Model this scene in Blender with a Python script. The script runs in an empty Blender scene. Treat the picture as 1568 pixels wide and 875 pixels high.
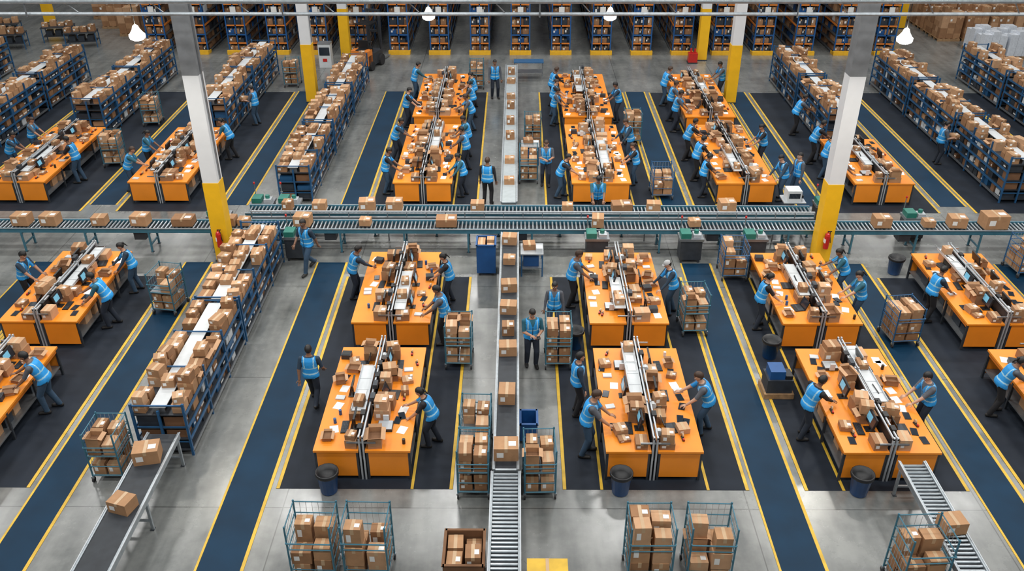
import bpy, math, random
from mathutils import Vector, Matrix
sc = bpy.context.scene
R = random.Random(7)

# ------------------------------------------------------------ materials
MT = {}
def mat(name, col, rough=0.6, metal=0.0, var=0.12, scale=6.0, bump=0.0, emit=None, objvar=0.0, coord='Object', spec=None):
    m = bpy.data.materials.new(name); m.use_nodes = True
    nt = m.node_tree; b = nt.nodes['Principled BSDF']
    b.inputs['Roughness'].default_value = rough
    b.inputs['Metallic'].default_value = metal
    if spec is not None: b.inputs['Specular IOR Level'].default_value = spec
    tc = nt.nodes.new('ShaderNodeTexCoord')
    n = nt.nodes.new('ShaderNodeTexNoise'); n.inputs['Scale'].default_value = scale; n.inputs['Detail'].default_value = 4
    nt.links.new(tc.outputs[coord], n.inputs['Vector'])
    r = nt.nodes.new('ShaderNodeValToRGB')
    c = Vector(col)
    lo = c*(1-var); hi = c*(1+var)
    r.color_ramp.elements[0].position = 0.3; r.color_ramp.elements[1].position = 0.7
    r.color_ramp.elements[0].color = (*lo, 1); r.color_ramp.elements[1].color = (*[min(1, x) for x in hi], 1)
    nt.links.new(n.outputs['Fac'], r.inputs['Fac'])
    out = r.outputs['Color']
    if objvar > 0:
        oi = nt.nodes.new('ShaderNodeObjectInfo')
        hs = nt.nodes.new('ShaderNodeHueSaturation')
        mr = nt.nodes.new('ShaderNodeMapRange')
        mr.inputs['To Min'].default_value = 1-objvar; mr.inputs['To Max'].default_value = 1+objvar
        nt.links.new(oi.outputs['Random'], mr.inputs['Value'])
        nt.links.new(mr.outputs['Result'], hs.inputs['Value'])
        nt.links.new(out, hs.inputs['Color']); out = hs.outputs['Color']
    nt.links.new(out, b.inputs['Base Color'])
    if bump > 0:
        bp = nt.nodes.new('ShaderNodeBump'); bp.inputs['Strength'].default_value = bump; bp.inputs['Distance'].default_value = 0.01
        nt.links.new(n.outputs['Fac'], bp.inputs['Height']); nt.links.new(bp.outputs['Normal'], b.inputs['Normal'])
    if emit:
        b.inputs['Emission Color'].default_value = (*emit[0], 1); b.inputs['Emission Strength'].default_value = emit[1]
    MT[name] = m
    return m

mat('card_a', (.40, .22, .11), .8, var=.10, objvar=.08)
mat('card_b', (.29, .148, .070), .8, var=.10, objvar=.08)
mat('card_c', (.50, .295, .165), .8, var=.08, objvar=.08)
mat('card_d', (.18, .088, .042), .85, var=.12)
mat('tape', (.50, .34, .20), .35, var=.05)
mat('label', (.80, .80, .78), .6, var=.03)
mat('white_plastic', (.58, .61, .63), .45, var=.05)
mat('orange', (.84, .265, .018), .42, var=.06, scale=2)
mat('orange_edge', (.55, .15, .012), .5, var=.06)
mat('steel', (.28, .30, .32), .35, .7, var=.12)
mat('steel_light', (.46, .49, .52), .38, .35, var=.08)
mat('steel_dark', (.050, .057, .068), .45, .4, var=.15)
mat('galv', (.36, .40, .43), .4, .6, var=.15, scale=12)
mat('roller', (.44, .48, .51), .28, .8, var=.1)
mat('belt', (.022, .027, .034), .6, var=.2)
mat('belt_grey', (.33, .37, .39), .5, var=.08)
mat('blue_frame', (.022, .10, .23), .4, .15, var=.12)
mat('teal_frame', (.05, .17, .24), .4, .25, var=.12)
mat('rack_blue', (.016, .10, .30), .45, .1, var=.12)
mat('rack_orange', (.70, .21, .03), .5, var=.1)
mat('yellow', (.80, .44, .02), .5, var=.10)
mat('blue_bin', (.010, .075, .24), .42, var=.08)
mat('black', (.010, .011, .013), .45, var=.2)
mat('dark_tote', (.026, .034, .047), .5, var=.2)
mat('screen', (.02, .028, .04), .12, var=.1)
mat('screen_on', (.10, .30, .42), .3, emit=((.2, .5, .7), .45))
mat('paper', (.80, .81, .80), .7, var=.02)
mat('red', (.50, .02, .015), .35, var=.08)
mat('green', (.02, .16, .125), .4, var=.1)
mat('conc_col', (.17, .18, .19), .75, var=.18, scale=3, bump=.2)
mat('white_paint', (.70, .72, .74), .5, var=.04, scale=2)
mat('col_yellow', (.86, .48, .012), .45, var=.06, scale=3)
mat('wood', (.33, .20, .10), .75, var=.25, scale=9)
mat('wrap', (.66, .70, .76), .25, var=.1, scale=14, bump=.4)
mat('wall_paint', (.22, .23, .24), .7, var=.05, scale=1)
mat('ceil_paint', (.14, .145, .15), .8, var=.05, scale=1)
mat('rubber', (.02, .02, .022), .7)
mat('lamp_glow', (1, .98, .92), .4, var=.0, emit=((1, .96, .86), 26))
mat('lamp_shade', (.85, .84, .8), .4, var=.0, emit=((1, .96, .88), 1.0))
mat('mat_dark', (.0125, .0175, .027), .7, var=.25, scale=1.6, spec=.25)
mat('lane_blue', (.0014, .0245, .057), .58, var=.18, scale=1.2, spec=.22)
mat('line_yellow', (.64, .40, .035), .55, var=.18, scale=3)
# people
mat('vest_blue', (.018, .29, .70), .65, var=.10, scale=10, objvar=.12)
mat('reflect', (.33, .58, .72), .35, var=.05)
mat('skin_tan', (.42, .22, .135), .55, var=.06)
mat('skin_brown', (.22, .11, .065), .55, var=.06)
mat('skin_light', (.54, .32, .22), .55, var=.06)
mat('hair_black', (.010, .009, .009), .5, var=.3, scale=40)
mat('hair_brown', (.05, .025, .014), .5, var=.3, scale=40)
mat('cap_grey', (.45, .46, .47), .7, var=.1)
mat('shirt_navy', (.018, .04, .07), .8, var=.15)
mat('shirt_grey', (.09, .10, .12), .8, var=.15)
mat('shirt_teal', (.02, .11, .16), .8, var=.15)
mat('shirt_black', (.016, .016, .02), .8, var=.15)
mat('pants_navy', (.014, .021, .036), .85, var=.2)
mat('pants_black', (.010, .010, .013), .85, var=.2)
mat('pants_jean', (.03, .065, .115), .85, var=.2)
mat('shoe', (.015, .014, .014), .6)
mat('eye_white', (.8, .8, .78), .3, var=.0)
mat('lip', (.25, .07, .05), .5, var=.0)

def floor_mat():
    m = bpy.data.materials.new('polished_concrete'); m.use_nodes = True
    nt = m.node_tree; b = nt.nodes['Principled BSDF']; L = nt.links.new
    tc = nt.nodes.new('ShaderNodeTexCoord')
    n1 = nt.nodes.new('ShaderNodeTexNoise'); n1.inputs['Scale'].default_value = .4; n1.inputs['Detail'].default_value = 9; n1.inputs['Roughness'].default_value = .68
    n2 = nt.nodes.new('ShaderNodeTexNoise'); n2.inputs['Scale'].default_value = 5; n2.inputs['Detail'].default_value = 6
    # scuffs stretched along the direction of traffic
    mp = nt.nodes.new('ShaderNodeMapping'); mp.inputs['Scale'].default_value = (2.2, .35, 1)
    n3 = nt.nodes.new('ShaderNodeTexNoise'); n3.inputs['Scale'].default_value = 1.3; n3.inputs['Detail'].default_value = 7
    L(tc.outputs['Object'], mp.inputs['Vector']); L(mp.outputs['Vector'], n3.inputs['Vector'])
    L(tc.outputs['Object'], n1.inputs['Vector']); L(tc.outputs['Object'], n2.inputs['Vector'])
    r = nt.nodes.new('ShaderNodeValToRGB')
    r.color_ramp.elements[0].position = .36; r.color_ramp.elements[0].color = (.100, .108, .108, 1)
    r.color_ramp.elements[1].position = .64; r.color_ramp.elements[1].color = (.26, .268, .258, 1)
    def mul(a, k):
        mm = nt.nodes.new('ShaderNodeMath'); mm.operation = 'MULTIPLY'; mm.inputs[1].default_value = k; L(a, mm.inputs[0]); return mm.outputs[0]
    def add(a, c):
        mm = nt.nodes.new('ShaderNodeMath'); mm.operation = 'ADD'; L(a, mm.inputs[0]); L(c, mm.inputs[1]); return mm.outputs[0]
    L(add(add(mul(n1.outputs['Fac'], .5), mul(n2.outputs['Fac'], .15)), mul(n3.outputs['Fac'], .35)), r.inputs['Fac'])
    br = nt.nodes.new('ShaderNodeTexBrick'); br.offset = 0
    br.inputs['Scale'].default_value = 1; br.inputs['Brick Width'].default_value = 4.7; br.inputs['Row Height'].default_value = 4.4
    br.inputs['Mortar Size'].default_value = .012
    br.inputs['Color1'].default_value = (1, 1, 1, 1); br.inputs['Color2'].default_value = (.92, .92, .92, 1); br.inputs['Mortar'].default_value = (.40, .40, .40, 1)
    L(tc.outputs['Object'], br.inputs['Vector'])
    mix = nt.nodes.new('ShaderNodeMix'); mix.data_type = 'RGBA'; mix.blend_type = 'MULTIPLY'; mix.inputs['Factor'].default_value = 1
    L(r.outputs['Color'], mix.inputs['A']); L(br.outputs['Color'], mix.inputs['B'])
    L(mix.outputs['Result'], b.inputs['Base Color'])
    rr = nt.nodes.new('ShaderNodeMapRange'); rr.inputs['From Min'].default_value = .3; rr.inputs['From Max'].default_value = .7
    rr.inputs['To Min'].default_value = .15; rr.inputs['To Max'].default_value = .34
    L(n1.outputs['Fac'], rr.inputs['Value']); L(rr.outputs['Result'], b.inputs['Roughness'])
    b.inputs['Specular IOR Level'].default_value = 1.0
    return m
MT['floor'] = floor_mat()

# ------------------------------------------------------------ mesh builder
class MB:
    def __init__(s): s.v = []; s.f = []; s.m = []; s.mats = []; s.M = None
    def mi(s, name):
        if name not in s.mats: s.mats.append(name)
        return s.mats.index(name)
    def pts(s, ps):
        i = len(s.v)
        if s.M is not None: ps = [s.M @ Vector(p) for p in ps]
        s.v.extend([tuple(p) for p in ps]); return i
    def face(s, idx, mi): s.f.append(tuple(idx)); s.m.append(mi)
    def box(s, x0, x1, y0, y1, z0, z1, m):
        i = s.pts([(x0,y0,z0),(x1,y0,z0),(x1,y1,z0),(x0,y1,z0),(x0,y0,z1),(x1,y0,z1),(x1,y1,z1),(x0,y1,z1)])
        k = s.mi(m)
        for q in ((0,3,2,1),(4,5,6,7),(0,1,5,4),(1,2,6,5),(2,3,7,6),(3,0,4,7)):
            s.face([i+a for a in q], k)
    def quad(s, a, b, c, d, m):
        i = s.pts([a,b,c,d]); s.face((i,i+1,i+2,i+3), s.mi(m))
    def tube(s, a, b, r, n=6, m='steel', r2=None, cap=True):
        a = Vector(a); b = Vector(b); r2 = r if r2 is None else r2
        d = (b-a).normalized(); u = d.orthogonal().normalized(); w = d.cross(u)
        ps = []
        for (c, rr) in ((a, r), (b, r2)):
            for k in range(n):
                t = 2*math.pi*k/n; ps.append(c+(u*math.cos(t)+w*math.sin(t))*rr)
        i = s.pts(ps); mi = s.mi(m)
        for k in range(n):
            k2 = (k+1) % n; s.face((i+k, i+k2, i+n+k2, i+n+k), mi)
        if cap:
            s.face([i+n-1-k for k in range(n)], mi); s.face([i+n+k for k in range(n)], mi)
    def ell(s, c, rx, ry, rz, m, nu=10, nv=7, fn=None, keep=None):
        c = Vector(c); ps = [Vector((0,0,rz))]
        for j in range(1, nv):
            ph = math.pi*j/nv
            for k in range(nu):
                t = 2*math.pi*k/nu
                ps.append(Vector((rx*math.sin(ph)*math.cos(t), ry*math.sin(ph)*math.sin(t), rz*math.cos(ph))))
        ps.append(Vector((0,0,-rz)))
        if fn: ps = [fn(p) for p in ps]
        i = s.pts([c+p for p in ps]); mi = s.mi(m)
        fs = []
        for k in range(nu): fs.append((0, 1+k, 1+(k+1) % nu))
        for j in range(nv-2):
            for k in range(nu):
                a = 1+j*nu+k; b = 1+j*nu+(k+1) % nu
                fs.append((a, a+nu, b+nu, b))
        e = len(ps)-1; o = 1+(nv-2)*nu
        for k in range(nu): fs.append((o+k, e, o+(k+1) % nu))
        for q in fs:
            if keep:
                cc = sum((ps[a] for a in q), Vector())/len(q)
                if not keep(cc): continue
            s.face([i+a for a in q], mi)
    def lathe(s, c, prof, m, n=12):
        c = Vector(c); ps = []
        for (r, z) in prof:
            for k in range(n):
                t = 2*math.pi*k/n; ps.append(c+Vector((r*math.cos(t), r*math.sin(t), z)))
        i = s.pts(ps); mi = s.mi(m)
        for j in range(len(prof)-1):
            for k in range(n):
                k2 = (k+1) % n; s.face((i+j*n+k, i+j*n+k2, i+(j+1)*n+k2, i+(j+1)*n+k), mi)
    def carton(s, x, y, z, w, d, h, rot=0, rr=None, shade=None, openp=0.0, detail=True):
        rr = rr or R
        old = s.M
        T = Matrix.Translation((x, y, z)) @ Matrix.Rotation(rot, 4, 'Z')
        s.M = T if old is None else old @ T
        sh = shade or rr.choice(['card_a','card_a','card_c','card_b','card_b'])
        a, b = w/2, d/2
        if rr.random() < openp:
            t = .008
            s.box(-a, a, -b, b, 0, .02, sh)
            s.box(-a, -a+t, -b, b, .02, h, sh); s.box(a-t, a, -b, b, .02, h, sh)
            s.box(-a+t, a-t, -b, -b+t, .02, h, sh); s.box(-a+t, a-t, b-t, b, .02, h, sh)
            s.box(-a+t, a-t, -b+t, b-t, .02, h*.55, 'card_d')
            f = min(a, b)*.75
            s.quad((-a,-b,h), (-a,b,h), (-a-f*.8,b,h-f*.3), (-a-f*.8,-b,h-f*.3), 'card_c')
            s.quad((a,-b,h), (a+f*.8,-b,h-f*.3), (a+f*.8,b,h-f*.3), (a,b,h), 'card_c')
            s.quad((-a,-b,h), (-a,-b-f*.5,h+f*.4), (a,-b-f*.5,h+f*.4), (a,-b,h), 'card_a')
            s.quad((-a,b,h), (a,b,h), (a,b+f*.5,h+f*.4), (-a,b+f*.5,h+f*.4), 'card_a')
        else:
            s.box(-a, a, -b, b, 0, h, sh)
            if detail:
                tw = min(.032, a*.3)
                e = .002
                s.box(-tw, tw, -b-e, b+e, h*.72, h+e, 'tape')
                if rr.random() < .5:
                    lx = a*.5; s.quad((lx-.3*a, -b*.5, h+.004), (lx+.3*a, -b*.5, h+.004), (lx+.3*a, b*.2, h+.004), (lx-.3*a, b*.2, h+.004), 'label')
                if rr.random() < .5:
                    s.quad((-a*.75, -b-.003, h*.3), (-a*.2, -b-.003, h*.3), (-a*.2, -b-.003, h*.7), (-a*.75, -b-.003, h*.7), 'label')
        s.M = old
    def mesh(s, name, smooth=False):
        me = bpy.data.meshes.new(name)
        me.from_pydata(s.v, [], s.f)
        for n in s.mats: me.materials.append(MT[n])
        me.polygons.foreach_set('material_index', s.m)
        if smooth: me.polygons.foreach_set('use_smooth', [True]*len(s.f))
        me.update(); return me

def put(name, me, loc=(0,0,0), rz=0, parent=None, sc_=None):
    o = bpy.data.objects.new(name, me); sc.collection.objects.link(o)
    o.location = loc; o.rotation_euler = (0, 0, rz)
    if sc_: o.scale = sc_
    if parent: o.parent = parent
    return o

# ------------------------------------------------------------ room shell
XL, XR, YF, YB, ZC = -31.0, 33.0, -8.0, 68.0, 15.2
b = MB(); b.box(XL, XR, YF, YB, -.2, 0, 'floor'); put('floor', b.mesh('floor'))
b = MB(); b.box(XL, XR, YF, YB, ZC, ZC+.2, 'ceil_paint'); put('ceiling', b.mesh('ceiling'))
def wall(name, x0, x1, y0, y1):
    b = MB(); b.box(x0, x1, y0, y1, -.2, ZC+.2, 'wall_paint')
    put(name, b.mesh(name))
wall('wall_left', XL-.3, XL, YF-.3, YB+.3); wall('wall_right', XR, XR+.3, YF-.3, YB+.3)
wall('wall_back', XL, XR, YB, YB+.3); wall('wall_front', XL, XR, YF-.3, YF)
b = MB()
for k in range(12): b.box(XL, XL+.06, 40, YB, .6+k*.45, .72+k*.45, 'steel_light')
put('trim_1', b.mesh('trim_1'))

# ------------------------------------------------------------ floor markings
NY0, NY1, FY0, FY1 = 13.74, 22.55, 26.9, 39.4
b = MB(); z = .004
def strip(x, y0, y1, w=.075, zz=.009): b.box(x-w/2, x+w/2, y0, y1, .001, zz, 'line_yellow')
lanes = [(-14.5,-13.6), (-9.95,-9.15), (-5.97,-5.1), (4.93,5.8), (9.5,10.35), (14.3,15.2), (18.9,19.8), (-19,-18.1)]
def lane_strips(x0, x1, y0, y1):
    strip(x0, y0, y1, .045); strip(x1, y0, y1, .065)
lb = MB()
for (x0, x1) in lanes:
    for (y0, y1) in ((6.0, 23.4), (27.4, 39.5)):
        lb.box(x0, x1, y0, y1, 0, z, 'lane_blue'); lane_strips(x0, x1, y0, y1)
put('walkway_lane', lb.mesh('walkway_lane'))
mats = [(-4.97,-1.3), (.97,4.83), (5.97,9.38), (10.5,14.15), (-13.45,-10.08)]
mb2 = MB()
for (x0, x1) in mats:
    for (y0, y1) in ((NY0, NY1), (FY0, FY1)):
        mb2.box(x0, x1, y0, y1, 0, z, 'mat_dark'); strip(x0+.04, y0, y1, .07); strip(x1-.04, y0, y1, .07)
for (x0, x1) in [(15.3,18.8), (19.9,23.5), (-18.0,-14.6), (-23,-19.1)]:
    mb2.box(x0, x1, FY0, FY1, 0, z, 'mat_dark'); strip(x0+.04, FY0, FY1); strip(x1-.04, FY0, FY1)
for x in (-2.15, 1.78, 3.98, 6.78):
    for (y0, y1) in ((NY0, NY1), (FY0, FY1)): strip(x, y0, y1, .06)
strip(-13.5, NY0, NY1)
put('floor_mat', mb2.mesh('floor_mat'))
put('floor_line_marking', b.mesh('floor_line_marking'))

# ------------------------------------------------------------ columns
def column(x, y, ext=False):
    b = MB(); a = .22
    b.box(-a-.04, a+.04, -a-.04, a+.04, 0, .04, 'steel_dark')
    b.box(-a-.012, a+.012, -a-.012, a+.012, .04, 2.55, 'col_yellow')
    b.box(-a, a, -a, a, 2.55, 5.7, 'white_paint')
    b.box(-a, a, -a, a, 5.7, ZC-.01, 'conc_col')
    b.box(a, a+.03, -.04, .04, 2.6, ZC-.01, 'steel')
    put('support_column', b.mesh('support_column'), (x, y, 0))
def extinguisher(x, y):
    b = MB()
    b.lathe((0,0,0), [(.0,.0),(.075,.0),(.08,.03),(.08,.42),(.06,.48),(.025,.51),(.025,.55),(0,.55)], 'red', 12)
    b.box(-.02, .1, -.015, .015, .55, .57, 'black'); b.tube((.05,0,.55), (.1,-.03,.2), .012, 6, 'black')
    b.box(-.05, .05, .075, .09, .1, .45, 'steel'); b.box(-.081,.0,-.06,.06,.2,.32,'label')
    put('fire_extinguisher', b.mesh('fire_extinguisher', False), (x, y, .55))
for (x, y) in ((-8.8,23.7),(9.15,23.7),(-9.05,38.2),(9.4,38.2),(-8.6,44.6),(9.3,44.7),(-27,52),(21.6,51)): column(x, y)
for (x, y) in ((-8.8,23.36),(9.15,23.36)): extinguisher(x, y)

# ------------------------------------------------------------ conveyors
def conveyor(name, x0, y0, L, W, kind='roller', h=.8, rz=0, frame='galv', pitch=.1, legs=1.5):
    b = MB(); a = W/2
    for sx in (-1, 1):
        xx = sx*a
        b.box(min(xx, xx-sx*.035), max(xx, xx-sx*.035), 0, L, h-.14, h+.015, frame)
        b.box(min(xx, xx+sx*.02), max(xx, xx+sx*.02), 0, L, h+.0, h+.025, 'steel_light')
    i = a-.04
    if kind == 'roller':
        y = pitch/2
        while y < L:
            b.tube((-i, y, h-.03), (i, y, h-.03), .028, 8, 'roller', cap=False); y += pitch
        b.box(-i, i, 0, L, h-.14, h-.12, 'steel_dark')
    else:
        bm_ = 'belt' if kind == 'belt' else 'belt_grey'
        b.box(-i, i, .05, L-.05, h-.09, h, bm_)
        b.tube((-i, .06, h-.045), (i, .06, h-.045), .045, 10, 'roller'); b.tube((-i, L-.06, h-.045), (i, L-.06, h-.045), .045, 10, 'roller')
    n = max(2, int(L/legs)+1)
    for k in range(n):
        y = .12+(L-.24)*k/(n-1)
        for sx in (-1, 1):
            b.box(sx*(a-.02)-.025, sx*(a-.02)+.025, y-.025, y+.025, .01, h-.14, frame)
            b.box(sx*(a-.03)-.04, sx*(a-.03)+.04, y-.05, y+.05, 0, .012, 'steel_dark')
        b.box(-a+.02, a-.02, y-.02, y+.02, .22, .26, frame); b.box(-a+.02, a-.02, y-.02, y+.02, h-.2, h-.14, frame)
        if k % 3 == 1 and k < n-1: b.box(-a*.7, a*.5, y+.15, y+.5, h-.42, h-.16, 'steel_dark')
    return put(name, b.mesh(name), (x0, y0, 0), rz)
conveyor('roller_conveyor', -.2, 8.5, 4.9, .56)
conveyor('belt_conveyor', -.2, 13.45, 10.4, .50, 'belt')
conveyor('belt_conveyor', -.25, 26.0, 15.0, .52, 'belt_grey')
conveyor('roller_conveyor', 20, 24.34, 41, .62, rz=math.pi/2, pitch=.12, legs=1.9, frame='teal_frame')
conveyor('roller_conveyor', 9.3, 25.42, 17.8, .60, rz=math.pi/2, pitch=.12, legs=1.9, frame='teal_frame')
conveyor('belt_conveyor', -7.42, 8.8, 5.75, .66, 'belt')
conveyor('roller_conveyor', 8.0, 9.0, 4.75, .52)
b = MB()
for k in range(30):
    x = -8.2+k*.6
    b.box(x-.012, x+.012, 24.84, 24.87, .8, 1.0, 'steel')
b.box(-8.2, 9.2, 24.83, 24.88, .98, 1.02, 'steel_light'); b.box(-8.2, 9.2, 24.80, 24.9, .74, .82, 'steel')
for x in (-8,-4,0,4,8): b.box(x-.02,x+.02,24.83,24.87,0,.74,'steel')
put('conveyor_guard_rail', b.mesh('conveyor_guard_rail'))

def diverter(x, y, m='green'):
    b = MB()
    b.box(-.32, .32, -.22, .22, .1, .72, 'steel_dark'); b.box(-.36, .36, -.24, .24, .72, .80, 'steel')
    b.box(-.32, -.02, -.2, .18, .80, .96, m); b.box(.05,.28,-.15,.12,.80,.9,'steel_light'); b.tube((.15,0,.9), (.15,0,1.0), .07, 10, m)
    b.tube((-.28,.2,.8), (-.28,.2,1.3), .015, 6, 'steel'); b.lathe((-.28,.2,1.3), [(0,0),(.03,0),(.03,.06),(0,.07)], 'red', 8)
    for sx in (-.26,.26):
        for sy in (-.18,.18): b.box(sx-.03,sx+.03,sy-.03,sy+.03,0,.1,'steel_dark')
    put('conveyor_drive_unit', b.mesh('conveyor_drive_unit'), (x, y, 0))
for (x, y) in ((-8.15,26.05),(-7.3,26.05),(7.1,23.66),(9.9,26.0),(5.2,23.66),(-9.3,25.1),(12.4,25.1),(2.4,23.66),(-6.6,23.7)): diverter(x, y)
def printer_station(x, y):
    b = MB()
    b.box(-.3,.3,-.3,.3,.0,.06,'steel_dark'); b.box(-.06,.06,-.06,.06,.06,.8,'steel'); b.box(-.35,.35,-.3,.3,.8,.84,'steel_light')
    b.box(-.25,.2,-.22,.22,.84,1.2,'white_plastic'); b.box(-.2,.15,-.23,-.21,.95,1.12,'screen'); b.box(.2,.3,-.1,.1,.9,1.0,'black')
    put('label_printer', b.mesh('label_printer'), (x, y, 0))
printer_station(8.9, 26.2)

def box_mesh(w, d, h, seed, openp=0):
    b = MB(); b.carton(0,0,0,w,d,h,0,random.Random(seed),openp=openp); return b.mesh('cardboard_box')
BM = [box_mesh(*s) for s in ((.42,.34,.26,1),(.5,.4,.32,2),(.34,.3,.2,3),(.36,.44,.3,4),(.62,.42,.24,5),(.3,.3,.28,6),(.7,.5,.42,8))]
def cbox(i, x, y, z=.826, rz=0): put('cardboard_box', BM[i], (x, y, z), rz)
for n, x in enumerate((-15.07,-14.2,-12.7,-11.45,-10.14,-8.3,-6.5,-2.13,2.47,11.07,13.35,-8.75,12.5,5.4,-4.6,-16.8)):
    cbox((1,1,0,1,4,2,1,4,3,1,1,0,2,2,2,1)[n], x, 24.34, rz=R.uniform(-.1,.1))
cbox(6, 14.45, 24.32, rz=.05)
for n, x in enumerate((-6.2,-4.7,-3.84,-1.23,3.3,4.3,6.6,-3.5,1.6,-7.2)):
    if n in (7,): continue
    cbox((0,1,1,0,4,0,1,2,2,5)[n], x, 25.42, rz=R.uniform(-.08,.08))
for (i, v) in ((0,23.2),(2,22.0),(0,20.5),(0,19.4),(5,18.4),(0,17.55),(3,15.75),(1,13.9)):
    cbox(i, -.2, v, z=.801, rz=R.uniform(-.12,.12))
for y in (27.5,29.3,31.6,33.2,35,36.2,38.3,39.6): cbox(R.choice((2,5)), -.25, y, .801, R.uniform(-.2,.2))
cbox(1, -7.45, 13.75, .801, .2); cbox(0, -7.42, 12.35, .801, -.3)
cbox(0, 8.0, 11.9, .826, .1)

# ------------------------------------------------------------ packing stations
DH = .80
QS = (.2, .5, .8)
def tray_span(L, seed):
    s = 1 if seed % 2 else -1
    q = [(.10,.52),(.38,.95),(.28,.72),(.08,.60),(.45,.97)][seed % 5]
    return s, L*q[0], L*q[1]
def station_mesh(L, seed):
    b = MB()
    for s in (-1, 1):
        x0, x1 = (.07, 1.0) if s > 0 else (-1.0, -.07)
        b.box(x0, x1, 0, L, DH-.05, DH, 'orange')
        b.box(x0+.06, x1-.05, .03, .06, .10, DH-.05, 'orange'); b.box(x0+.06, x1-.05, L-.06, L-.03, .14, DH-.05, 'orange')
        n = int(L/1.25)+1
        for k in range(n):
            y = .03+(L-.11)*k/(n-1)
            for xx in (x0+.01, x1-.06): b.box(xx, xx+.05, y, y+.05, 0, DH-.05, 'steel_dark')
            b.box(x0+.04, x1-.04, y+.01, y+.04, .2, .24, 'steel_dark')
        b.box(x0+.03, x1-.03, .07, L-.07, .24, .27, 'steel')
        b.box(x1-.04 if s > 0 else x0+.02, x1-.02 if s > 0 else x0+.04, .07, L-.07, DH-.14, DH-.05, 'orange_edge')
    n = int(L/1.2)+1
    for k in range(n):
        y = .02+(L-.08)*k/(n-1)
        for xx in (-.055, .02): b.box(xx, xx+.035, y, y+.05, 0, 1.16, 'steel_light')
        b.box(-.3, .3, y+.01, y+.04, .97, 1.0, 'steel')
    b.box(-.012, .012, .08, L-.08, .5, 1.06, 'steel_dark')
    b.box(-.055, -.025, .02, L-.02, 1.10, 1.135, 'steel_light'); b.box(.025, .055, .02, L-.02, 1.10, 1.135, 'steel_light')
    s, ya, yb = tray_span(L, seed)
    xa, xb = (.06, .36) if s > 0 else (-.36, -.06)
    b.box(xa, xb, ya, yb, 1.0, 1.02, 'white_plastic')
    b.box(xa if s < 0 else xb-.015, xa+.015 if s < 0 else xb, ya, yb, 1.02, 1.06, 'steel_light')
    y = ya+.3
    while y < yb-.1: b.box(xa+.01, xb-.02, y, y+.012, 1.02, 1.023, 'steel'); y += .42
    return b.mesh('packing_station')
def clutter_mesh(L, seed):
    b = MB(); r = random.Random(seed*13+5)
    s, ya, yb = tray_span(L, seed)
    for sd in (-1, 1):
        y = .06
        while y < L-.3:
            w = r.uniform(.24, .42); d = r.uniform(.22, .42); h = r.uniform(.14, .30)
            slot = any(abs(y+d/2-L*q) < .16+d/2 for q in QS)
            under = (sd == s and ya-.25 < y+d/2 < yb+.25)
            if slot: y += .08; continue
            if y+d > L-.03: break
            if r.random() < .92:
                if under: h = min(h, .19)
                x = sd*(.09+w/2+r.uniform(0, .05))
                b.carton(x, y+d/2, DH, w, d, h, r.uniform(-.09,.09), r, openp=.22 if not under else 0)
                if not under and r.random() < .5:
                    b.carton(x, y+d/2, DH+h, w*.85, d*.85, r.uniform(.12,.24), r.uniform(-.3,.3), r, openp=.15)
            y += d+r.uniform(.02, .06)
        for q in range(int(L*3.4)):
            x = sd*r.uniform(.62, .86); y = .18+(L-.4)*(q+r.uniform(.1,.9))/int(L*3.4); t = r.random(); a = r.uniform(-.3,.3)
            old = b.M; b.M = Matrix.Translation((x, y, DH)) @ Matrix.Rotation(a, 4, 'Z')
            if t < .22: b.box(-.09,.09,-.12,.12,0,.004,'paper')
            elif t < .32: b.box(-.10,.10,-.07,.07,0,.03,'white_plastic')
            elif t < .44:
                b.box(-.025,.025,-.08,.08,0,.03,'black'); b.tube((0,.06,.05),(0.03,.06,.05),.045,10,'tape'); b.box(-.015,.015,-.09,-.04,.03,.06,'red')
            elif t < .62: b.box(-.07,.07,-.12,.12,0,.012,'black'); b.box(-.06,.06,-.11,.11,.012,.014,'screen')
            elif t < .78:
                b.M = old; b.carton(x-sd*.03, y, DH+.005, r.uniform(.16,.28), r.uniform(.16,.28), r.uniform(.06,.16), a, r, openp=.25)
            elif t < .86: b.box(-.11,.11,-.1,.1,0,.12,'dark_tote'); b.box(-.09,.09,-.08,.08,.12,.125,'black')
            elif t < .92: b.tube((0,0,0),(0,0,.12),.035,8,r.choice(['blue_bin','white_plastic','black']))
            b.M = old
    y = ya+.1
    while y < yb-.3:
        if r.random() < .34:
            b.carton(s*.21, y+.14, 1.024, r.uniform(.18,.25), r.uniform(.2,.32), r.uniform(.08,.2), r.uniform(-.08,.08), r)
        elif r.random() < .3: b.box(s*.21-.09, s*.21+.09, y, y+.24, 1.024, 1.035, 'paper')
        y += .36
    y = .3
    while y < L-.3:
        t = r.random(); sd = r.choice((-1,1))
        if not (sd == s and ya-.1 < y < yb+.1):
            if t < .5: b.box(sd*.06-.05, sd*.06+.05, y, y+.16, .94, 1.16, 'black')
            elif t < .75: b.tube((sd*.1,y,1.04),(sd*.1,y+.1,1.04),.07,10,'white_plastic')
            else: b.box(sd*.08-.05, sd*.08+.05, y, y+.2, 1.14, 1.24, 'steel_dark')
        y += .45
    for sd in (-1, 1):
        y = .25
        while y < L-.5:
            w = r.uniform(.3,.5); d = r.uniform(.25,.45); h = r.uniform(.18,.36)
            if r.random() < .8:
                if r.random() < .3: b.box(sd*.62-w/2, sd*.62+w/2, y, y+d, .272, .27+h, 'dark_tote')
                else: b.carton(sd*.64, y+d/2, .272, w, d, h, 0, r, detail=False)
            y += d+.12
    return b.mesh('packing_supplies')
b = MB()
b.box(-.10,.10,-.09,.09,0,.015,'black'); b.box(-.015,.015,-.02,.02,.015,.2,'black')
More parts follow.
